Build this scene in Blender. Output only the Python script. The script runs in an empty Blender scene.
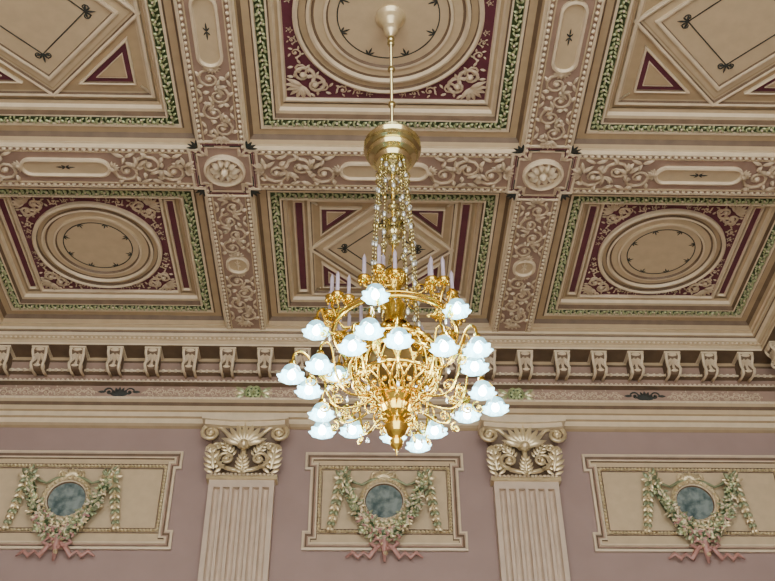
import bpy, math, random
from mathutils import Matrix, Vector
random.seed(7)
pi=math.pi
ZC=1.6            # eye height above the floor
# ------------------------------------------------------------ materials
MATS={}
def mat(name,col,rough=.6,metal=0.,emit=None,es=0.,var=.12,scale=6.,bump=0.,col2=None):
    m=bpy.data.materials.new(name);m.use_nodes=True
    nt=m.node_tree;b=nt.nodes['Principled BSDF']
    b.inputs['Roughness'].default_value=rough
    b.inputs['Metallic'].default_value=metal
    tc=nt.nodes.new('ShaderNodeTexCoord')
    nz=nt.nodes.new('ShaderNodeTexNoise');nz.inputs['Scale'].default_value=scale;nz.inputs['Detail'].default_value=5
    nt.links.new(tc.outputs['Object'],nz.inputs['Vector'])
    rp=nt.nodes.new('ShaderNodeValToRGB')
    c2=col2 if col2 else tuple(min(1,c*(1+var)) for c in col)
    c1=tuple(c*(1-var) for c in col)
    rp.color_ramp.elements[0].color=(*c1,1);rp.color_ramp.elements[1].color=(*c2,1)
    rp.color_ramp.elements[0].position=.35;rp.color_ramp.elements[1].position=.65
    nt.links.new(nz.outputs['Fac'],rp.inputs['Fac'])
    nt.links.new(rp.outputs['Color'],b.inputs['Base Color'])
    if bump:
        bp=nt.nodes.new('ShaderNodeBump');bp.inputs['Strength'].default_value=bump
        nt.links.new(nz.outputs['Fac'],bp.inputs['Height']);nt.links.new(bp.outputs['Normal'],b.inputs['Normal'])
    if emit:
        b.inputs['Emission Color'].default_value=(*emit,1);b.inputs['Emission Strength'].default_value=es
    MATS[name]=m
    return m
mat('tan',(.45,.34,.20),var=.05);mat('tan_light',(.55,.44,.28),var=.05);mat('cream',(.69,.585,.41),rough=.42,var=.06);mat('brown',(.15,.10,.06))
mat('pink',(.34,.235,.18),var=.06);mat('crimson',(.115,.024,.042),rough=.5);mat('green',(.06,.10,.04),rough=.4,metal=.2)
mat('relief',(.57,.46,.315),rough=.38,var=.1)
mat('greenleaf',(.44,.50,.27),rough=.3,metal=.45);mat('olive',(.24,.28,.16),rough=.35,metal=.3);mat('dark',(.025,.03,.025))
mat('mauve',(.325,.235,.212),var=.04,scale=2.);mat('pilaster_cream',(.58,.475,.37),var=.05)
mat('ivory_gold',(.70,.59,.36),rough=.28,metal=.45);mat('rose',(.42,.22,.19),rough=.35)
mat('marble',(.07,.115,.12),rough=.15,col2=(.24,.30,.29),scale=9.)
mat('gold',(.92,.66,.12),rough=.16,metal=1.,var=.12);mat('brass',(.64,.58,.29),rough=.14,metal=1.)
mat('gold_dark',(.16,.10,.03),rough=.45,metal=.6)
mat('glass',(.32,.62,.70),rough=.12,emit=(.36,.84,1.),es=1.05)
mat('bulb',(1,1,1),emit=(.93,1,1),es=28.)
mat('crystal',(.80,.88,.86),rough=.06,metal=.7)
mat('candle',(.45,.40,.50),rough=.4)
mat('floor_stone',(.44,.39,.32),rough=.35)
# ------------------------------------------------------------ mesh builder
class MB:
    def __init__(s): s.v=[];s.f=[];s.m=[];s.names=[];s.M=Matrix.Identity(4);s.sm=[]
    def mi(s,n):
        if n not in s.names:s.names.append(n)
        return s.names.index(n)
    def add(s,vs,fs,mt,smooth=False):
        o=len(s.v);M=s.M
        s.v+=[tuple(M@Vector(p)) for p in vs]
        k=s.mi(mt)
        for f in fs:
            s.f.append([i+o for i in f]);s.m.append(k);s.sm.append(smooth)
    def mesh(s,name):
        me=bpy.data.meshes.new(name);me.from_pydata(s.v,[],s.f)
        for n in s.names:me.materials.append(MATS[n])
        me.polygons.foreach_set('material_index',s.m);me.polygons.foreach_set('use_smooth',s.sm)
        me.update();return me
    def box(s,x0,x1,y0,y1,z0,z1,mt):
        vs=[(x,y,z) for x in(x0,x1) for y in(y0,y1) for z in(z0,z1)]
        s.add(vs,[(0,1,3,2),(4,6,7,5),(0,4,5,1),(2,3,7,6),(0,2,6,4),(1,5,7,3)],mt)
    def poly(s,pts,z,mt): s.add([(x,y,z) for x,y in pts],[tuple(range(len(pts)))],mt)
    def blob(s,x,y,z,rx,ry,rz,mt,ang=0,n=8,k=5):
        vs=[];fs=[];c,sn=math.cos(ang),math.sin(ang)
        for j in range(k+1):
            t=pi*j/k
            for i in range(n):
                a=2*pi*i/n;px=rx*math.sin(t)*math.cos(a);py=ry*math.sin(t)*math.sin(a)
                vs.append((x+px*c-py*sn,y+px*sn+py*c,z+rz*math.cos(t)))
        for j in range(k):
            for i in range(n):
                fs.append((j*n+i,j*n+(i+1)%n,(j+1)*n+(i+1)%n,(j+1)*n+i))
        s.add(vs,fs,mt,True)
    def leaf(s,x,y,ang,l,w,h,mt,z=0.,curl=0.):
        o=[(0,0,0),(.25,-.38,0),(.55,-.5,0),(.8,-.3,0),(1,0,0),(.8,.3,0),(.55,.5,0),(.25,.38,0),(.2,0,.8),(.55,0,1),(.85,0,.5)]
        c,sn=math.cos(ang),math.sin(ang);vs=[]
        for a,b,d in o:
            px=a*l;py=b*w;vs.append((x+px*c-py*sn,y+px*sn+py*c,z+d*h+curl*a*a*l))
        s.add(vs,[(0,1,8),(1,2,9,8),(2,3,10,9),(3,4,10),(4,5,10),(5,6,9,10),(6,7,8,9),(7,0,8)],mt,True)
    def tube(s,pts,r,mt,n=6,flat=1.,caps=True):
        pts=[Vector(p) for p in pts];N=len(pts)
        rs=r if isinstance(r,(list,tuple)) else [r]*N
        vs=[];fs=[];ref=Vector((0,0,1));prev=None
        for i,p in enumerate(pts):
            t=(pts[min(i+1,N-1)]-pts[max(i-1,0)])
            if t.length<1e-9:t=Vector((0,0,1))
            t.normalize()
            if prev is None:
                u=t.cross(ref)
                if u.length<.1:u=t.cross(Vector((1,0,0)))
            else:
                u=prev-t*prev.dot(t)
            u.normalize();w=t.cross(u);prev=u
            for k in range(n):
                a=2*pi*k/n;vs.append(tuple(p+u*math.cos(a)*rs[i]+w*math.sin(a)*rs[i]*flat))
        for i in range(N-1):
            for k in range(n):
                fs.append((i*n+k,i*n+(k+1)%n,(i+1)*n+(k+1)%n,(i+1)*n+k))
        if caps: fs.append(tuple(range(n)));fs.append(tuple((N-1)*n+k for k in range(n)))
        s.add(vs,fs,mt,True)
    def lathe(s,prof,mt,n=24,x=0,y=0,z=0,ruf=0,rn=8,smooth=True):
        vs=[];N=len(prof)
        for j,(r,h) in enumerate(prof):
            q=ruf*(j/(N-1))**2
            for i in range(n):
                a=2*pi*i/n;rr=r*(1+q*math.cos(rn*a));hh=h+q*.5*r*math.cos(rn*a)
                vs.append((x+rr*math.cos(a),y+rr*math.sin(a),z+hh))
        for j in range(N-1):
            fs=[(i,(i+1)%n,n+(i+1)%n,n+i) for i in range(n)]
            if smooth=='ring': s.add(vs[j*n:(j+2)*n],fs,mt,True)
        if smooth!='ring':
            s.add(vs,[(j*n+i,j*n+(i+1)%n,(j+1)*n+(i+1)%n,(j+1)*n+i) for j in range(N-1) for i in range(n)],mt,smooth)
    def ring(s,pts,prof,mats,closed=True):
        """moulding: pts ccw outline, prof list of (inward offset, height)"""
        n=len(pts);loops=[]
        for o,h in prof: loops.append([(x,y,h) for x,y in offs(pts,o,closed)])
        for j in range(len(prof)-1):
            vs=loops[j]+loops[j+1]
            fs=[(i,(i+1)%n,n+(i+1)%n,n+i) for i in range(n if closed else n-1)]
            s.add(vs,fs,mats[j] if isinstance(mats,(list,tuple)) else mats)
    def spiral(s,cx,cy,R,a0,turns,dr,r,mt,z=0,n=5,steps=16,inner=.12,bulb=True):
        pts=[];rs=[]
        for i in range(steps+1):
            t=i/steps;rr=R*((1-t)**1.1*(1-inner)+inner);a=a0+dr*turns*2*pi*t
            pts.append((cx+rr*math.cos(a),cy+rr*math.sin(a),z));rs.append(r*(1-.55*t))
        s.tube(pts,rs,mt,n)
        if bulb:s.blob(cx,cy,z,r*1.7,r*1.7,r*1.6,mt,n=6,k=4)
def offs(pts,o,closed=True):
    n=len(pts);out=[]
    for i in range(n):
        p=Vector(pts[i]);a=Vector(pts[i-1]) if (closed or i>0) else None;b=Vector(pts[(i+1)%n]) if (closed or i<n-1) else None
        def nrm(d):d=d.normalized();return Vector((-d.y,d.x))
        if a is None: q=p+nrm(b-p)*o
        elif b is None: q=p+nrm(p-a)*o
        else:
            n1=nrm(p-a);n2=nrm(b-p);m=n1+n2;m=m/(max(.2,m.dot(n1)));q=p+m*o
        out.append((q.x,q.y))
    return out
def rect(hx,hy,cx=0,cy=0): return [(cx-hx,cy-hy),(cx+hx,cy-hy),(cx+hx,cy+hy),(cx-hx,cy+hy)]
def circ(r,n=64,cx=0,cy=0): return [(cx+r*math.cos(2*pi*i/n),cy+r*math.sin(2*pi*i/n)) for i in range(n)]
def rrect(hx,hy,r,cx=0,cy=0,k=6):
    o=[]
    for qx,qy,a0 in((1,-1,-pi/2),(1,1,0),(-1,1,pi/2),(-1,-1,pi)):
        for i in range(k+1):
            a=a0+pi/2*i/k;o.append((cx+qx*(hx-r)+r*math.cos(a),cy+qy*(hy-r)+r*math.sin(a)))
    return o
def obj(name,me,parent=None,loc=(0,0,0),M=None):
    o=bpy.data.objects.new(name,me);bpy.context.collection.objects.link(o)
    if parent:o.parent=parent
    if M is not None:o.matrix_local=M
    else:o.location=loc
    return o
def empty(name,loc=(0,0,0)):
    o=bpy.data.objects.new(name,None);bpy.context.collection.objects.link(o);o.location=loc;return o
def beads(mb,p0,p1,step,r,mt,z=0):
    p0=Vector(p0);p1=Vector(p1);L=(p1-p0).length;n=max(1,int(L/step));a=math.atan2(p1.y-p0.y,p1.x-p0.x)
    for i in range(n):
        p=p0+(p1-p0)*((i+.5)/n);mb.blob(p.x,p.y,z,r*1.25,r,r,mt,ang=a,n=6,k=4)
def rinceau(mb,x0,x1,w,mt,cy=0,z=0,horizontal=True,k_=.62):
    L=abs(x1-x0);n=max(1,int(round(L/(w*k_))));st=(x1-x0)/n
    for i in range(n):
        cx=x0+(i+.5)*st;sg=1 if i%2 else -1;R=min(abs(st)*.60,w*.34)
        def P(a,b):return (a,b) if horizontal else (b,a)
        X,Y=P(cx,cy+sg*w*.10)
        a0=(pi if sg>0 else pi)+ (0 if horizontal else -pi/2)
        mb.spiral(X,Y,R,a0,1.5,sg if horizontal else -sg,R*.15,mt,z=z,n=5,steps=14)
        for k in range(5):
            a=k*2*pi/5+i+.3;mb.leaf(X+R*.8*math.cos(a),Y+R*.8*math.sin(a),a+.7*sg,R*.65,R*.34,R*.34,mt,z=z)
        X2,Y2=P(cx+st*.5,cy-sg*w*.05)
        for k in(-1,0,1):
            aa=(0 if horizontal else pi/2)+k*1.0+(pi/2*sg)*.9
            mb.leaf(X2,Y2,aa,w*.34,w*.12,w*.09,mt,z=z)
        X3,Y3=P(cx,cy-sg*w*.36)
        mb.leaf(X3,Y3,(0 if horizontal else pi/2)+.4*sg,w*.3,w*.11,w*.08,mt,z=z)
        mb.leaf(X3,Y3,(0 if horizontal else pi/2)+pi-.4*sg,w*.3,w*.11,w*.08,mt,z=z)
def rosette(mb,x,y,R,mt,z=0,n=8,mt2=None):
    mb.ring(circ(R*1.15,28,x,y),[(0,z),(0,z+R*.22),(R*.12,z+R*.3),(R*.2,z+R*.12),(R*.3,z+R*.04)],mt)
    mb.poly(circ(R*.95,28,x,y),z+R*.04,mt2 or mt)
    for i in range(n):
        a=2*pi*i/n;mb.leaf(x+.18*R*math.cos(a),y+.18*R*math.sin(a),a,R*.72,R*.40,R*.36,mt,z=z+R*.05)
    mb.blob(x,y,z+R*.18,R*.24,R*.24,R*.4,mt)
# ------------------------------------------------------------ room constants
CH=10.0+ZC
BX=2.125;BH=.31;XO=6.03
Y1C=7.57;YC=9.80;CHW=.37;YE=13.35;Y2C=(YC+CHW+YE)/2
W=14.15;SX=6.83
flip=lambda x,y,z:Matrix.Translation((x,y,z))@Matrix.Rotation(pi,4,'X')
ceiling=empty('ceiling',(0,0,CH))
hx1=(BX-BH);cxs=(BX+BH+XO)/2;hxs=(XO-BX-BH)/2
hy2=(YE-YC-CHW)/2;hy1=YC-CHW-Y1C
# ---- coffers
def coffer_frame(mb,hx,hy):
    mb.ring(rect(hx,hy),[(-.001,0),(0,-.05),(.035,-.05),(.05,-.12),(.09,-.18),(.18,-.18),(.20,-.16),(.235,-.16),(.24,-.19),(.36,-.19),(.365,-.16),(.39,-.16),(.40,-.24),(.44,-.25),(.46,-.30),(.50,-.32)],
      ['tan','cream','tan','brown','tan','brown','cream','cream','green','cream','cream','brown','tan_light','cream','tan'])
    for (a,b) in (((-hx+.3,-hy+.3),(hx-.3,-hy+.3)),((hx-.3,-hy+.3),(hx-.3,hy-.3)),((hx-.3,hy-.3),(-hx+.3,hy-.3)),((-hx+.3,hy-.3),(-hx+.3,-hy+.3))):
        a=Vector(a);b=Vector(b);L=(b-a).length;n=int(L/.065);an=math.atan2(b.y-a.y,b.x-a.x)
        for i in range(n):
            p=a+(b-a)*((i+.5)/n);j=(i%3-1)*.35
            mb.leaf(p.x,p.y,an+.85+j,.07,.030,.045,'greenleaf',z=-.18,curl=.2);mb.leaf(p.x,p.y,an-.85+j,.07,.030,.045,'greenleaf',z=-.18,curl=.2)
            if i%2:mb.blob(p.x+random.uniform(-.02,.02),p.y+random.uniform(-.02,.02),-.155,.018,.018,.02,'cream',n=5,k=3)
def spandrel(mb,s,R,sx,sy,z):
    mt='relief'
    M0=mb.M.copy();mb.M=M0@Matrix.Diagonal((sx,sy,1,1))
    g=(s*1.4142-R)
    c=(R+g*.48)/1.4142
    mb.spiral(c+.02*s,c-.10*s,g*.24,pi*.8,1.4,1,g*.045,mt,z=z)
    mb.spiral(c-.10*s,c+.02*s,g*.24,-pi*.3,1.4,-1,g*.045,mt,z=z)
    for k in range(-3,4): mb.leaf(c+.03*s,c+.03*s,pi/4+k*.42,g*.36,g*.11,g*.07,mt,z=z)
    for k in range(10):
        a=k*.63;mb.leaf(c+g*.26*math.cos(a),c+g*.26*math.sin(a),a+.5,g*.15,g*.06,g*.05,mt,z=z)
    for sw in(0,1):
        def P(a,b):return (a,b) if sw==0 else (b,a)
        d=-1 if sw else 1
        for t,q in((.64,.15),(.44,.11),(.29,.075),(.17,.05)):
            X,Y=P(s*.985-s*q*.8,s*t);rr=s*q*.55
            mb.spiral(X,Y,rr,pi/2*(1 if sw==0 else 0)+.2,1.3,d,rr*.17,mt,z=z,steps=10)
            for k in range(5):
                a=k*2*pi/5+t*9;mb.leaf(X+rr*.8*math.cos(a),Y+rr*.8*math.sin(a),a+.8,rr*.8,rr*.36,rr*.3,mt,z=z)
    mb.M=M0
def side_stripes(mb,ix,s,z0):
    if ix-s>.1:
        for sx in(-1,1):
            cx=sx*(s+ix)/2;w=(ix-s)/2
            mb.ring(rect(w*.7,s*.94,cx),[(0,z0),(0,z0+.035),(.02,z0+.035),(.03,z0+.004)],'cream')
            mb.poly(rect(w*.42,s*.90,cx),z0+.006,'crimson')
def coffer_round(hx,hy,name):
    mb=MB();coffer_frame(mb,hx,hy);ix=hx-.5;iy=hy-.5;s=min(ix,iy)
    z0=-.34
    mb.poly(rect(ix,iy),z0-.001,'tan')
    R=s*.87
    mb.poly(rect(s*.97,s*.97),z0+.004,'crimson')
    mb.ring(rect(s,s),[(0,z0),(0,z0+.04),(.03,z0+.045),(.04,z0+.01),(.05,z0)],'cream')
    side_stripes(mb,ix,s,z0)
    for sx in(-1,1):
        for sy in(-1,1):spandrel(mb,s*.96,R,sx,sy,z0+.01)
    mb.ring(circ(R),[(0,z0),(0,z0+.06),(.03,z0+.08),(.06,z0+.06),(.07,z0+.02),(R*.13,z0+.02),(R*.14,z0+.055),(R*.17,z0+.065),(R*.19,z0+.02),(R*.22,z0+.015),(R*.31,z0+.015),(R*.32,z0+.045),(R*.35,z0+.045),(R*.37,z0+.01)],
       ['cream','cream','cream','brown','tan','brown','cream','cream','brown','tan_light','tan_light','cream','brown'])
    mb.poly(circ(R*.64),z0+.012,'tan_light')
    q=R*.54
    mb.ring(circ(q),[(0,z0+.012),(0,z0+.016),(.015,z0+.016),(.015,z0+.012)],'dark')
    for k in range(8):
        a=pi/8+k*pi/4
        for d in(-.7,0,.7): mb.leaf(q*math.cos(a),q*math.sin(a),a+pi+d,R*(.11 if d==0 else .08),R*.024,.01,'dark',z=z0+.015)
    return mb.mesh(name)
def coffer_diamond(hx,hy,name):
    mb=MB();coffer_frame(mb,hx,hy);ix=hx-.5;iy=hy-.5;z0=-.34;s=min(ix,iy)
    mb.poly(rect(ix,iy),z0-.001,'tan')
    mo=[(0,z0),(0,z0+.045),(.02,z0+.055),(.045,z0+.045),(.055,z0+.012),(.08,z0+.012)]
    mm=['cream','cream','cream','brown','tan_light']
    mb.ring(rect(s*.99,s*.99),mo,mm)
    side_stripes(mb,ix,s,z0)
    D=lambda q:[(0,-q),(q,0),(0,q),(-q,0)]
    mb.ring(D(s*1.0),mo,mm);mb.poly(D(s*.90),z0+.006,'tan_light')
    mb.ring(D(s*.80),[(0,z0),(0,z0+.04),(.025,z0+.045),(.05,z0+.035),(.055,z0+.008)],['cream','cream','cream','brown'])
    mb.ring(D(s*.50),[(0,z0+.006),(0,z0+.014),(.014,z0+.014),(.014,z0+.006)],'dark')
    for (x,y) in D(s*.50):
        a=math.atan2(y,x)
        for d in(-1.3,-.65,0,.65,1.3):mb.leaf(x*.98,y*.98,a+d,.14 if d==0 else .10,.028,.012,'dark',z=z0+.012)
        for d in(-1,1):
            mb.spiral(x+.06*math.cos(a+d*1.57),y+.06*math.sin(a+d*1.57),.045,a,1.2,d,.009,'dark',z=z0+.012)
    for sx in(-1,1):
        for sy in(-1,1):
            xx=s*.83;c2=s*.56
            tri=[(sx*xx,sy*xx),(sx*(xx-c2),sy*xx),(sx*xx,sy*(xx-c2))]
            if sx*sy<0:tri=tri[::-1]
            mb.ring(tri,[(o*.6,h) for o,h in mo[:-1]],mm)
            t2=offs(tri,.033);mb.poly(t2,z0+.014,'crimson')
            t3=offs(tri,.098);mb.ring(t3,[(0,z0+.014),(0,z0+.03),(.010,z0+.03)],'cream');mb.poly(offs(t3,.010),z0+.022,'tan')
            mb.tube([(sx*s*.86,sy*s*.86,z0+.01),(sx*s*.96,sy*s*.96,z0+.01)],.018,'cream',n=5)
    return mb.mesh(name)
r1=coffer_round(hx1,hy1,'coffer_round_large');r2=coffer_round(hxs,hy2,'coffer_round_small')
o1=coffer_diamond(hxs,hy1,'coffer_diamond_large');o2_=coffer_diamond(hx1,hy2,'coffer_diamond_small')
def put(me,x,y,n,z=0): return obj(n,me,ceiling,M=flip(x,y,z))
put(r1,0,Y1C,'coffer_round');put(o1,-cxs,Y1C,'coffer_diamond');put(o1,cxs,Y1C,'coffer_diamond')
put(o2_,0,Y2C,'coffer_diamond');put(r2,-cxs,Y2C,'coffer_round');put(r2,cxs,Y2C,'coffer_round')
Y0C=Y1C-2*(YC-Y1C)
put(o1,0,Y0C,'coffer_diamond');put(r1,-cxs,Y0C,'coffer_round');put(r1,cxs,Y0C,'coffer_round')
# ---- beams
def beam_strip(L,hw,name,oval_l,oval_w):
    mb=MB();h=L/2
    mb.poly(rect(hw,h),0,'pink')
    for sx in(-1,1):
        mb.box(min(sx*hw,sx*(hw-.02)),max(sx*hw,sx*(hw-.02)),-h,h,-.06,.02,'cream')
        beads(mb,(sx*(hw-.045),-h,0),(sx*(hw-.045),h,0),.085,.026,'cream',z=.012)
        mb.box(sx*(hw-.085)-.008,sx*(hw-.085)+.008,-h,h,0,.02,'tan_light')
    mb.ring(rrect(oval_w,oval_l,oval_w*.98),[(0,0),(0,.04),(.03,.05),(.045,.012)],'cream')
    mb.poly(rrect(oval_w-.045,oval_l-.045,(oval_w-.045)*.98),.012,'tan_light')
    for sg in(-1,1):
        for d in(-.6,0,.6): mb.leaf(0,0,sg*pi/2+d,.13 if d==0 else .07,.022,.015,'dark' if oval_l>.4 else 'cream',z=.012)
    iw=(hw-.09)*2
    rinceau(mb,oval_l+.05,h-.22,iw,'relief',z=.014,horizontal=False)
    rinceau(mb,-oval_l-.05,-h+.22,iw,'relief',z=.014,horizontal=False)
    for sg in(-1,1):
        for k in range(-2,3): mb.leaf(0,sg*(h-.22),sg*pi/2+k*.45,.17,.06,.04,'relief',z=.01)
        for k in range(-3,4): mb.leaf(0,sg*(oval_l),sg*pi/2+k*.45,.12,.04,.03,'relief',z=.01)
    return mb.mesh(name)
L2=YE-YC-CHW;L1=2*hy1
b2=beam_strip(L2,BH,'beam_short',.19,.17);b1=beam_strip(L1,BH,'beam_long',.52,.16)
for x in(-BX,BX):
    put(b2,x,Y2C,'beam_soffit');put(b1,x,Y1C,'beam_soffit');put(b1,x,Y0C,'beam_soffit')
cM=beam_strip(2*hx1,CHW,'crossbeam_middle',.60,.16);cS=beam_strip(2*hxs,CHW,'crossbeam_side',.60,.16)
for yb in(YC,2*Y1C-YC):
    for x,me in((0,cM),(-cxs,cS),(cxs,cS)):
        obj('crossbeam_soffit',me,ceiling,M=flip(x,yb,0)@Matrix.Rotation(pi/2,4,'Z'))
mb=MB();a=.31;b=.37;e=.14
out=[(-a,-b-e),(a,-b-e),(a,-b),(a+e,-b),(a+e,b),(a,b),(a,b+e),(-a,b+e),(-a,b),(-a-e,b),(-a-e,-b),(-a,-b)]
mb.poly(rect(a+.001,b+.001),-.001,'pink')
mb.ring(out,[(0,0),(0,.03),(.025,.03),(.03,.014)],['cream','cream','cream'])
for rr in (rect(a-.03,b+e-.03),rect(a+e-.03,b-.03)): mb.poly(rr,.014+(.0005 if rr[0][0]<-.3 else 0),'pink')
i1=offs(out,.055);mb.ring(i1,[(0,.014),(0,.022),(.014,.022),(.014,.014)],'crimson')
i2=offs(out,.095);mb.ring(i2,[(0,.014),(0,.028),(.02,.028),(.02,.014)],'relief')
rosette(mb,0,0,.24,'cream',z=.016,n=10,mt2='pink')
for sx in(-1,1):
    for sy in(-1,1):
        for k in range(3):mb.leaf(sx*.22,sy*.26,math.atan2(sy,sx)+(k-1)*.8,.12,.05,.03,'relief',z=.016)
        for k in range(4):mb.leaf(sx*(a+.01),sy*(b+.01),math.atan2(sy,sx)+(k-1.5)*.5,.15,.045,.02,'dark',z=.014)
        mb.tube([(sx*.36,sy*.30,.016),(sx*.36,sy*.12,.016)],.010,'dark',n=4);mb.tube([(sx*.26,sy*.42,.016),(sx*.1,sy*.42,.016)],.010,'dark',n=4)
me=mb.mesh('beam_crossing')
for x in(-BX,BX):
    for yb in(YC,2*Y1C-YC): put(me,x,yb,'beam_crossing',z=-.004)
mb=MB();mb.box(-SX,SX,-4,Y0C-hy1,0,.2,'tan');obj('rear_soffit',mb.mesh('rear_soffit'),ceiling)
mb=MB();mb.box(-SX-.2,SX+.2,-4,W+.2,.36,.5,'tan');obj('slab',mb.mesh('slab'),ceiling)
# ------------------------------------------------------------ cornice (trim)
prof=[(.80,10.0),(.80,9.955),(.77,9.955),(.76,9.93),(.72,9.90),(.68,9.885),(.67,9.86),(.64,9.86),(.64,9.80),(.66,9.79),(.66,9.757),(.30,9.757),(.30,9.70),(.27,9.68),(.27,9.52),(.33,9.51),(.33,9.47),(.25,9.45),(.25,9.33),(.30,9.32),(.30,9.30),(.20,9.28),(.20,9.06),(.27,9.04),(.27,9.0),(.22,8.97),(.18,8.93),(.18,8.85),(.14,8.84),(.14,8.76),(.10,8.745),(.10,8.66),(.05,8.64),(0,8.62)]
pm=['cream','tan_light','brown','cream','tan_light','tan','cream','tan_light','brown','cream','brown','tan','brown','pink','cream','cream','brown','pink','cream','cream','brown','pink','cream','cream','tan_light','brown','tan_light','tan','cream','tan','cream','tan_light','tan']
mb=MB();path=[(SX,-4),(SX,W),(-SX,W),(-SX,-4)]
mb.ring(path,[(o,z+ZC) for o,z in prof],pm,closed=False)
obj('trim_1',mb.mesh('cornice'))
# modillions: local x width, y outwards, z down from 0
mb=MB()
S=[(0,0),(.31,0),(.335,-.03),(.335,-.08),(.30,-.115),(.27,-.16),(.26,-.21),(.275,-.26),(.30,-.295),(.30,-.345),(.27,-.375),(.20,-.38),(.05,-.34),(0,-.33)]
n=len(S);vs=[(w,p[0],p[1]) for w in(-.085,.085) for p in S]
mb.add(vs,[tuple(range(n)),tuple(range(n,2*n))]+[(i,(i+1)%n,n+(i+1)%n,n+i) for i in range(n)],'brown')
mb.box(-.13,.13,0,.355,-.03,.0,'cream')
for sx in(-1,1):
    mb.tube([(sx*.095,.32,-.03),(sx*.105,.345,-.06),(sx*.105,.325,-.11),(sx*.095,.285,-.16),(sx*.09,.27,-.21),(sx*.09,.285,-.26),(sx*.095,.31,-.30),(sx*.09,.305,-.345),(sx*.085,.27,-.375),(sx*.08,.15,-.37),(sx*.08,.0,-.34)],.024,'cream',n=6)
    mb.M=Matrix.Translation((sx*.1,.275,-.065))@Matrix.Rotation(pi/2,4,'Y')
    mb.spiral(0,0,.055,0,1.5,1,.015,'cream',steps=10)
    mb.M=Matrix.Translation((sx*.09,.24,-.32))@Matrix.Rotation(pi/2,4,'Y')
    mb.spiral(0,0,.05,0,1.5,-1,.014,'cream',steps=10)
    mb.M=Matrix.Identity(4)
mb.M=Matrix(((1,0,0,0),(0,0,1,.265),(0,1,0,-.38),(0,0,0,1)))
for k in range(-2,3): mb.leaf(0,.30,-pi/2+k*.40,.24-.04*abs(k),.05,.05,'relief',z=.01)
mb.leaf(0,.02,pi/2,.12,.07,.05,'relief',z=.02)
mb.M=Matrix.Identity(4)
mb.blob(0,.335,-.055,.075,.025,.03,'cream');mb.blob(0,.30,-.335,.06,.02,.025,'cream')
mod=mb.mesh('modillion')
modp=empty('cornice_modillions',(0,0,0))
k=-11
while True:
    x=-.035+.5945*k
    if x>6.2:break
    if x>-6.2:
        obj('modillion',mod,modp,M=Matrix.Translation((x,W-.27,9.757+ZC))@Matrix.Rotation(pi,4,'Z'))
    k+=1
y=W-.8
while y>-3:
    obj('modillion',mod,modp,M=Matrix.Translation((-SX+.27,y,9.757+ZC))@Matrix.Rotation(-pi/2,4,'Z'))
    obj('modillion',mod,modp,M=Matrix.Translation((SX-.27,y,9.757+ZC))@Matrix.Rotation(pi/2,4,'Z'));y-=.5945
wallM=lambda x,y,z:Matrix(((1,0,0,x),(0,0,-1,y),(0,1,0,z),(0,0,0,1)))
mb=MB();rinceau(mb,-1.9,-.40,.20,'relief',k_=.8);rinceau(mb,1.9,.40,.20,'relief',k_=.8)
for d in range(-3,4):mb.leaf(0,-.08,pi/2+d*.4,.18,.06,.03,'dark')
for sx in(-1,1):
    mb.spiral(sx*.16,0,.08,pi/2*(1-sx),1.4,sx,.016,'dark');mb.leaf(sx*.2,0,0 if sx>0 else pi,.14,.05,.03,'dark')
fr=mb.mesh('frieze_scroll');frp=empty('frieze_ornament')
for x in(-4.12,.08,4.28): obj('scroll',fr,frp,M=wallM(x,W-.20,9.17+ZC))
mb=MB();rosette(mb,0,0,.12,'greenleaf',n=8,mt2='green')
for sx in(-1,1):
    for d in(-.6,0,.6):mb.leaf(sx*.12,0,(0 if sx>0 else pi)+d,.2,.08,.04,'greenleaf' if d else 'ivory_gold')
ro=mb.mesh('frieze_rosette')
for x in(-2.0,2.2): obj('rosette',ro,frp,M=wallM(x,W-.20,9.17+ZC))
mb=MB();beads(mb,(-6.5,0,0),(6.5,0,0),.10,.03,'cream')
bd=mb.mesh('bead_course');obj('beads',bd,frp,M=wallM(0,W-.33,9.49+ZC));
mb=MB();beads(mb,(-6.5,0,0),(6.5,0,0),.075,.02,'cream')
bd=mb.mesh('bead_course_small');obj('beads',bd,frp,M=wallM(0,W-.26,9.02+ZC));obj('beads',bd,frp,M=wallM(0,W-.68,9.89+ZC));obj('beads',bd,frp,M=wallM(0,W-.25,9.36+ZC))
# ------------------------------------------------------------ walls, floor
mb=MB();mb.box(-SX-.2,SX+.2,W+.005,W+.2,0,CH+.3,'mauve');obj('wall_far',mb.mesh('wall_far'))
mb=MB();mb.box(-SX-.2,-SX-.005,-4,W,0,CH+.3,'mauve');obj('wall_left',mb.mesh('wall_left'))
mb=MB();mb.box(SX+.005,SX+.2,-4,W,0,CH+.3,'mauve');obj('wall_right',mb.mesh('wall_right'))
mb=MB();mb.box(-SX-.2,SX+.2,-4,W+.2,-.2,0,'floor_stone');obj('floor',mb.mesh('floor'))
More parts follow.
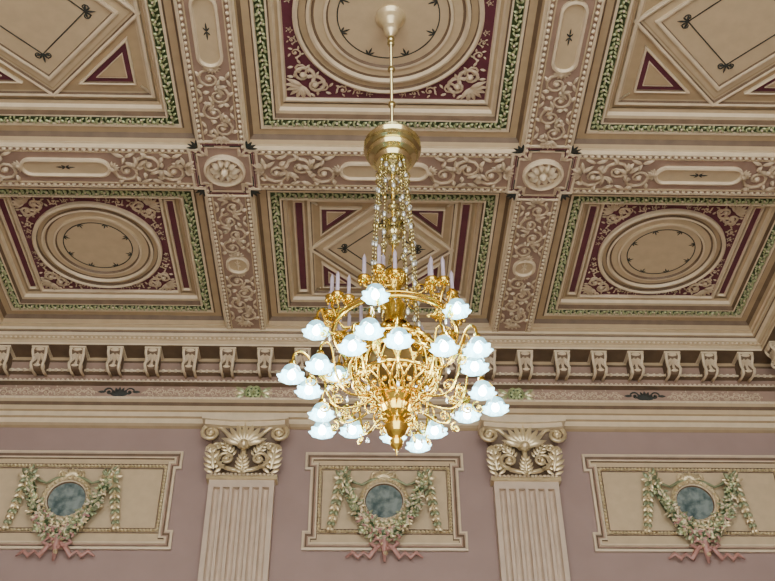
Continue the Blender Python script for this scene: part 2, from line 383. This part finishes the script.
# ------------------------------------------------------------ pilasters
def pilaster():
    mb=MB();hw=.49;top=7.66+ZC
    sec=[(-hw,0),(-hw,.16)];nf=6;mar=.05;fw=(2*hw-2*mar)/nf
    for i in range(nf):
        x0=-hw+mar+i*fw+.022;x1=-hw+mar+(i+1)*fw-.022
        sec.append((x0,.16))
        for k in range(1,6):
            a=pi*k/6;sec.append(((x0+x1)/2-(x1-x0)/2*math.cos(a),.16-.09*math.sin(a)))
        sec.append((x1,.16))
    sec+=[(hw,.16),(hw,0)]
    n=len(sec);z0=.0
    vs=[(x,-y,z0) for x,y in sec]+[(x,-y,top-.14) for x,y in sec]
    mb.add(vs,[(i,i+1,n+i+1,n+i) for i in range(n-1)],'pilaster_cream')
    mb.box(-hw,hw,-.16,0,top-.14,top,'pilaster_cream')
    mb.box(-hw-.04,hw+.04,-.20,0,top-.02,top+.05,'ivory_gold')
    mb.box(-hw-.06,hw+.06,-.22,0,0,.5,'pilaster_cream')
    return mb
def acanthus(mb,x,y,ang,l,w,h,mt,z=0,curl=.2):
    M0=mb.M.copy();mb.M=M0@Matrix.Translation((x,y,z))@Matrix.Rotation(ang,4,'Z')
    for i in range(5):
        t=i/5;ll=w*(.75-.4*abs(t-.35))
        for sg in(-1,1): mb.leaf(l*t,0,sg*(1.05-.5*t),ll,ll*.42,h*.6,mt,z=curl*t*t*l,curl=.15)
    mb.leaf(l*.15,0,0,l*.9,w*.3,h,mt,z=0,curl=curl)
    mb.M=M0
def capital(mb):
    z0=7.70+ZC;z1=8.64+ZC
    lv=[(0,.43,.12),(.3,.44,.14),(.6,.48,.18),(.82,.57,.27)]
    vs=[]
    for t,hw,d in lv:
        z=z0+(z1-z0)*t;vs+=[(-hw,0,z),(-hw,-d,z),(hw,-d,z),(hw,0,z)]
    fs=[]
    for j in range(3):
        for i in range(3):fs.append((j*4+i,j*4+i+1,j*4+i+5,j*4+i+4))
    mb.add(vs,fs,'brown')
    for (za,zb,ex) in((.82,.90,0),(.90,1.0,.05)):
        hw=.61+ex;pts=[]
        for i in range(13):
            u=-1+2*i/12;pts.append((u*hw,-(.34+ex+.06*u*u)))
        pts=[(-hw,0)]+pts+[(hw,0)];n=len(pts)
        A=z0+(z1-z0)*za;B=z0+(z1-z0)*zb
        mb.add([(x,y,A) for x,y in pts]+[(x,y,B) for x,y in pts],[(i,(i+1)%n,n+(i+1)%n,n+i) for i in range(n)]+[tuple(range(n)),tuple(range(n,2*n))],'cream')
    M0=mb.M.copy();g='ivory_gold'
    mb.M=M0@wallM(0,-.24,z0)@Matrix.Rotation(-.12,4,'X')
    for k in range(-4,5):
        a=pi/2+k*.33;mb.leaf(0,.44,a,.44-.02*abs(k),.10,.09,g,z=.12,curl=.15)
    mb.blob(0,.44,.14,.09,.09,.09,g)
    mb.tube([(0,.0,.0),(0,.25,.05),(0,.42,.08)],.045,g)
    for sx in(-1,1):
        mb.spiral(sx*.52,.66,.15,pi/2 if sx>0 else pi/2,1.9,-sx,.038,g,z=.14,n=8,steps=24)
        mb.tube([(sx*.05,.42,.08),(sx*.2,.60,.10),(sx*.36,.76,.12),(sx*.52,.81,.14)],[.03,.035,.036,.036],g)
        mb.spiral(sx*.25,.22,.15,-pi/2,1.6,sx,.034,g,z=.07,n=7,steps=20)
        mb.spiral(sx*.40,.44,.09,-pi/2,1.5,sx,.026,g,z=.08,n=6,steps=16)
        mb.tube([(0,.04,.03),(sx*.12,.03,.05),(sx*.25,.07,.05)],.035,g)
        acanthus(mb,sx*.42,.0,pi/2-sx*.15,.40,.26,.05,g,z=.02,curl=.25)
        acanthus(mb,sx*.16,.30,pi/2-sx*.6,.28,.18,.04,g,z=.04,curl=.2)
        for k in range(3):mb.leaf(sx*.50,.50,-pi/2+sx*(k-1)*.5,.16,.07,.04,g,z=.08)
    acanthus(mb,0,-.02,pi/2,.26,.2,.05,g,z=.05,curl=.3)
    mb.M=M0@wallM(0,-.2,z0)
    beads(mb,(-.49,.0,0),(.49,.0,0),.06,.026,'cream',z=.02)
    mb.M=M0
mb=pilaster();capital(mb);pm_=mb.mesh('pilaster')
for x in(-2.06,2.23): obj('pilaster',pm_,None,(x,W,0))
# ------------------------------------------------------------ wall panels with wreath medallion
def panel(hw,name):
    mb=MB();z0=-.78;z1=.837;e=.085;eh=.30
    o=[(-hw,z0),(hw,z0),(hw,z0+eh),(hw-e,z0+eh),(hw-e,z1-eh),(hw,z1-eh),(hw,z1),(-hw,z1),(-hw,z1-eh),(-hw+e,z1-eh),(-hw+e,z0+eh),(-hw,z0+eh)]
    mb.ring(o,[(0,0),(0,.05),(.03,.06),(.045,.04),(.07,.02),(.09,.02),(.10,.045),(.12,.045),(.13,.015)],['pilaster_cream','cream','pilaster_cream','brown','pink','cream','cream','brown'])
    mb.poly(rect(hw-e-.12,(z1-z0)/2-.12,0,(z0+z1)/2),.015,'tan_light')
    for q in(-1,1):
        yc=(z1-eh/2) if q>0 else (z0+eh/2)
        mb.poly(rect(hw-.12,eh/2-.12,0,yc),.0155,'tan_light')
    ri=rect(hw-.235,.53,0,.05)
    for i in range(4):
        a,b=ri[i],ri[(i+1)%4];beads(mb,(*a,0),(*b,0),.055,.026,'ivory_gold',z=.035)
    mb.ring(ri,[(-.04,.015),(-.04,.03),(-.03,.03),(-.03,.015)],'brown')
    mb.ring(ri,[(.03,.015),(.03,.03),(.04,.03),(.04,.015)],'brown')
    return mb.mesh(name)
def medallion(name):
    mb=MB();g='ivory_gold'
    mb.ring(circ(.37,40),[(0,0),(0,.08),(.02,.10),(.045,.08),(.06,.05),(.085,.06),(.10,.03)],['cream',g,g,'cream','cream','brown'])
    mb.poly(circ(.28,40),.035,'marble')
    for i in range(28):
        a=2*pi*i/28;mb.blob(.325*math.cos(a),.325*math.sin(a),.09,.03,.03,.03,g,n=6,k=4)
    for k in range(-3,4):mb.leaf(0,.36,pi/2+k*.42,.17,.06,.05,g,z=.05)
    for sx in(-1,1):
        mb.spiral(sx*.13,.40,.07,pi/2,1.4,-sx,.02,g,z=.06)
        mb.tube([(sx*.05,.38,.05),(sx*.2,.33,.07),(sx*.34,.26,.06),(sx*.45,.30,.06),(sx*.56,.38,.08)],[.02,.028,.02,.025,.03],'olive')
    pts=[]
    for i in range(45):
        t=-1+2*i/44;x=.60*t*(1+.06*(1-t*t));y=.36-.88*(1-abs(t)**2.3)
        if abs(t)>.85:y+=.02
        pts.append((x,y,t))
    mb.tube([(x,y,.09) for x,y,t in pts],[.055+.05*(1-abs(t)) for x,y,t in pts],'green',n=8)
    for (x,y,t) in pts:
        r=.08+.08*(1-abs(t))
        for k in range(11):
            a=random.uniform(0,2*pi);rd=random.uniform(.2,1.)
            m=random.choice(['olive','olive','greenleaf',g,g,'cream','rose' if abs(t)<.6 else 'olive'])
            xx=x+r*rd*math.cos(a);yy=y+r*rd*math.sin(a);zz=.07+.09*(1-rd*rd)+.02
            if random.random()<.6: mb.leaf(xx,yy,random.uniform(0,6.28),.10,.045,.035,m,z=zz,curl=.3)
            else: mb.blob(xx,yy,zz,.028,.028,.03,m,n=6,k=4)
    for sx in(-1,1):
        for k in range(8):
            a=k*pi/4;mb.leaf(sx*.62,.36,a,.17,.08,.05,'olive' if k%2 else g,z=.08,curl=.2)
        mb.blob(sx*.62,.36,.13,.05,.05,.05,g)
        for k in range(9):
            t=k/8;x=sx*(.66+.13*t);y=.30-.72*t
            for d in(-1,1): mb.leaf(x,y,-pi/2+sx*.15+d*.6,.16*(1-.45*t),.07,.035,'olive' if k%2 else g,z=.05,curl=.15)
            mb.blob(x,y,.06,.025,.03,.03,g,n=6,k=4)
        mb.spiral(sx*.52,.16,.08,pi/2,1.3,-sx,.02,'olive',z=.05)
        mb.tube([(0,-.66,.05),(sx*.12,-.76,.08),(sx*.22,-.90,.06),(sx*.30,-.82,.05),(sx*.38,-.90,.06),(sx*.46,-.82,.05),(sx*.56,-.90,.04)],[.02,.038,.045,.025,.04,.035,.012],'rose',n=6,flat=.5)
        mb.tube([(0,-.68,.08),(sx*.12,-.62,.1),(sx*.20,-.70,.08),(sx*.10,-.76,.07),(0,-.70,.08)],[.02,.035,.035,.03,.02],'rose',n=6)
    mb.tube([(0,-.5,.08),(0,-.7,.1),(.0,-.98,.08)],[.07,.06,.02],'rose',n=7)
    for k in range(5):mb.blob(random.uniform(-.05,.05),-.58-.07*k,.11,.04,.04,.04,random.choice(['rose',g]),n=6,k=4)
    return mb.mesh(name)
pM=panel(1.215,'panel_mid');pS=panel(1.61,'panel_side');md=medallion('wreath_medallion')
for i,(x,me) in enumerate(((.09,pM),(-4.62,pS),(4.77,pS))):
    obj('framed_panel',me,None,M=wallM(x,W,7.35+ZC))
    obj('wreath_medallion',md,None,M=wallM(x-.01,W-.06,7.33+ZC))
# ------------------------------------------------------------ chandelier
ch=empty('chandelier',(.025,Y1C,ZC))
mb=MB()
mb.lathe([(.0,10.34),(.17,10.34),(.18,10.30),(.14,10.26),(.12,10.20),(.07,10.12),(.09,10.08),(.08,10.03),(.04,9.98),(.02,9.95)],'ivory_gold',n=28,smooth='ring')
mb.tube([(0,0,10.0),(0,0,8.3)],.018,'brass',n=8)
for z in(9.9,9.82,9.35,8.75): mb.blob(0,0,z,.045,.045,.05,'brass')
mb.lathe([(.02,8.42),(.05,8.40),(.04,8.36),(.11,8.34),(.15,8.31),(.13,8.28),(.19,8.26),(.22,8.22),(.20,8.19),(.27,8.16),(.30,8.11),(.28,8.07),(.305,8.04),(.295,8.0),(.25,7.98),(.27,7.95),(.25,7.91),(.19,7.89),(.20,7.86),(.17,7.82),(.11,7.81),(.12,7.78),(.07,7.74),(.05,7.70),(.02,7.66)],'brass',n=36,smooth='ring')
mb.tube([(0,0,7.7),(0,0,4.5)],.02,'gold',n=8)
for z,r in((7.55,.05),(7.4,.035),(7.2,.06),(6.95,.07),(6.85,.10),(6.75,.06),(6.5,.05),(6.3,.06)): mb.blob(0,0,z,r,r,r*.9,'brass',n=12,k=8)
mb.lathe([(.02,7.05),(.10,6.98),(.06,6.9),(.03,6.8)],'brass');mb.lathe([(.03,6.4),(.12,6.32),(.14,6.26),(.08,6.2),(.04,6.1),(.08,6.0),(.12,5.9),(.09,5.8),(.14,5.7)],'gold')
for k in range(12):
    a=2*pi*k/12;c,s_=math.cos(a),math.sin(a)
    for i in range(44):
        t=i/43;r=.13+.09*t+.02*math.sin(pi*t);z=7.84-2.1*t
        mb.blob(r*c,r*s_,z,.009,.009,.026,'brass',n=5,k=4)
        if (i+3*(k%2))%5==3: mb.blob(r*c,r*s_,z,.024,.024,.038,'crystal' if (i+k)%3 else 'brass',n=6,k=4)
    M0=mb.M.copy();mb.M=M0@Matrix.Rotation(a+pi/12,4,'Z')@Matrix.Rotation(pi/2,4,'X')
    mb.spiral(.13,7.60,.06,pi/2,1.3,-1,.010,'brass')
    if k%2:
        mb.spiral(.13,6.98,.06,pi/2,1.3,-1,.010,'brass');mb.spiral(.24,6.12,.08,pi,1.4,1,.012,'gold')
        mb.spiral(.14,7.30,.05,pi/2,1.3,-1,.009,'brass');mb.spiral(.15,6.62,.06,pi/2,1.3,1,.009,'brass')
    mb.M=M0
# openwork basket: lattice of gilt ribs around an added dark core, so the openwork reads
R0_=.40;BZ=5.26
def gp(u,t,k=1.):
    r=R0_*k*math.sin(t)**.75;return (r*math.cos(u),r*math.sin(u),BZ+.35*k*math.cos(t))
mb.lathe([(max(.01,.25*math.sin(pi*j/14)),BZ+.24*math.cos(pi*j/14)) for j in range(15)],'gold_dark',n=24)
for d in(-1,1):
    for k in range(16):
        pts=[gp(2*pi*k/16+d*1.2*(t/16),.12+(pi-.24)*t/16) for t in range(17)]
        mb.tube(pts,.013,'gold',n=5)
for k in range(16):
    for j in range(1,10):
        p=gp(2*pi*(k+.5*(j%2))/16,pi*j/10);mb.blob(*p,.028,.028,.028,'gold',n=6,k=4)
for t,rr in((1.15,.020),(pi/2,.026),(2.1,.020)):
    p=gp(0,t,1.02);mb.tube([(p[0]*math.cos(2*pi*i/36),p[0]*math.sin(2*pi*i/36),p[2]) for i in range(37)],rr,'gold',n=6)
for rr,zz,tr in((.56,5.62,.022),(.56,5.67,.012)):
    mb.tube([(rr*math.cos(2*pi*i/48),rr*math.sin(2*pi*i/48),zz) for i in range(49)],tr,'gold',n=6)
mb.lathe([(.16,4.95),(.13,4.93),(.16,4.90),(.12,4.86),(.15,4.82),(.13,4.76),(.07,4.72),(.09,4.68),(.11,4.64),(.08,4.58),(.04,4.54),(.06,4.50),(.05,4.46),(.015,4.42),(.0,4.36)],'gold',n=24,smooth='ring')
for k in range(8):
    M0=mb.M.copy();mb.M=M0@Matrix.Rotation(k*pi/4,4,'Z')@Matrix.Rotation(pi/2,4,'X')
    mb.spiral(.20,4.84,.08,pi/2,1.4,-1,.013,'gold');mb.spiral(.14,4.66,.05,pi/2,1.3,-1,.010,'gold')
    mb.M=M0
core=mb.mesh('chandelier_core');obj('stem_and_basket',core,ch)
def smooth(P,k_=5):
    pts=[]
    for i in range(len(P)-1):
        p0=P[max(i-1,0)];p1=P[i];p2=P[i+1];p3=P[min(i+2,len(P)-1)]
        for k in range(k_):
            t=k/k_
            pts.append((*[.5*(2*p1[d]+(p2[d]-p0[d])*t+(2*p0[d]-5*p1[d]+4*p2[d]-p3[d])*t*t+(-p0[d]+3*p1[d]-3*p2[d]+p3[d])*t**3) for d in(0,1)],0))
    pts.append((*P[-1],0));return pts
def arm(rl,zl,mid,zr,rr,sc,dr):
    mb=MB();mb.M=Matrix.Rotation(pi/2,4,'X')
    top=zl+.17
    P=[(rr,zr),(rr+.08,zr-.08),(mid,zr-dr),(mid+(rl-mid)*.4,zr+.02),(mid+(rl-mid)*.6,top+.02),(rl-.06,top+.06),(rl-.01,top+.01),(rl,zl+.06)]
    mb.tube(smooth(P),.012,'gold',n=6)
    mb.spiral(mid+.02,zr-dr+.08,.07*sc,-pi/2,1.6,1,.011,'gold',steps=18)
    mb.spiral(mid+(rl-mid)*.5,zr-.13,.055*sc,pi/2,1.5,1,.009,'gold',steps=16)
    mb.M=Matrix.Identity(4)
    mb.blob(mid,0,zr-dr-.07,.014,.014,.032,'crystal',n=6,k=4)  # invented drop, added under the arm for sparkle
    mb.lathe([(.012,zl+.12),(.03,zl+.11),(.035,zl+.08),(.05,zl+.06),(.03,zl+.05)],'gold',n=12,x=rl)
    return mb.mesh('arm')
def shade():
    mb=MB()
    mb.lathe([(.02,.065),(.045,.06),(.067,.042),(.079,.014),(.087,-.014),(.098,-.036),(.117,-.048)],'glass',n=60,ruf=.10,rn=8)
    mb.lathe([(.012,.03),(.02,.01),(.034,-.015),(.036,-.04),(.024,-.062),(.002,-.07)],'bulb',n=14)
    return mb.mesh('lamp_shade')
sh=shade()
specs=[(12,0,.755,5.04,.48,4.96,.18,1.,.13),(6,15,.925,5.03,.60,5.10,.40,1.2,.10),(6,15,.73,5.54,.60,5.62,.42,.8,.10)]
for n,a0,rl,zl,mid,zr,rr,sc,dr in specs:
    am=arm(rl,zl,mid,zr,rr,sc,dr)
    for k in range(n):
        a=math.radians(a0+k*360/n)
        obj('arm',am,ch,M=Matrix.Rotation(a,4,'Z'))
        obj('shade',sh,ch,M=Matrix.Rotation(a,4,'Z')@Matrix.Translation((rl,0,zl)))
        ld=bpy.data.lights.new('lamp_light','POINT');ld.energy=6;ld.color=(1,.98,.93);ld.shadow_soft_size=.06
        lo=bpy.data.objects.new('lamp_light',ld);bpy.context.collection.objects.link(lo);lo.parent=ch;lo.location=(rl*math.cos(a),rl*math.sin(a),zl-.17)
mb=MB()
mb.M=Matrix.Rotation(pi/2,4,'X')
mb.tube([(.4,5.62,0),(.48,5.60,0),(.55,5.68,0),(.57,5.78,0),(.6,5.82,0)],.014,'gold')
mb.spiral(.50,5.76,.07,-pi/2,1.5,1,.012,'gold')
mb.M=Matrix.Identity(4)
for dx,dy,dz in((.0,0,.03),(-.02,.14,-.04),(-.02,-.14,-.04),(-.16,.0,.06)):
    x=.6+dx;z=5.88+dz
    mb.tube([(.56,0,5.74),(.56+dx*.6,dy*.7,5.74),(x,dy,z-.08),(x,dy,z)],.010,'gold')
    mb.lathe([(.01,-.04),(.035,-.03),(.06,.01),(.055,.015),(.02,.02)],'gold',n=12,x=x,y=dy,z=z)
    for k in range(6):
        mb.blob(x+.045*math.cos(k*pi/3),dy+.045*math.sin(k*pi/3),z-.035,.018,.018,.022,'gold',n=5,k=3)
    mb.lathe([(.018,.0),(.018,.22),(.009,.24),(.001,.27)],'candle',n=10,x=x,y=dy,z=z+.02)
cc=mb.mesh('candle_cluster')
for k in range(6): obj('candle_branch',cc,ch,M=Matrix.Rotation(math.radians(15+60*k),4,'Z'))
# ------------------------------------------------------------ light
w=bpy.data.worlds.new('World');bpy.context.scene.world=w;w.use_nodes=True
bg=w.node_tree.nodes['Background'];bg.inputs[0].default_value=(1,.975,.93,1);bg.inputs[1].default_value=5.1
# ------------------------------------------------------------ camera
r=Vector((.9997,-.0105,-.0236));d=Vector((-.0250,-.6292,-.7769));u=Vector((-.0063,.7776,-.6288))
d.normalize();r=(r-d*r.dot(d)).normalized();u=r.cross(d)
cam=bpy.data.cameras.new('camera');co=bpy.data.objects.new('camera',cam);bpy.context.collection.objects.link(co)
M=Matrix((r,d,u)).to_4x4();M.translation=(-.27,0,ZC);co.matrix_world=M
cam.sensor_width=36;cam.sensor_fit='HORIZONTAL';cam.lens=1040/775*36
bpy.context.scene.camera=co
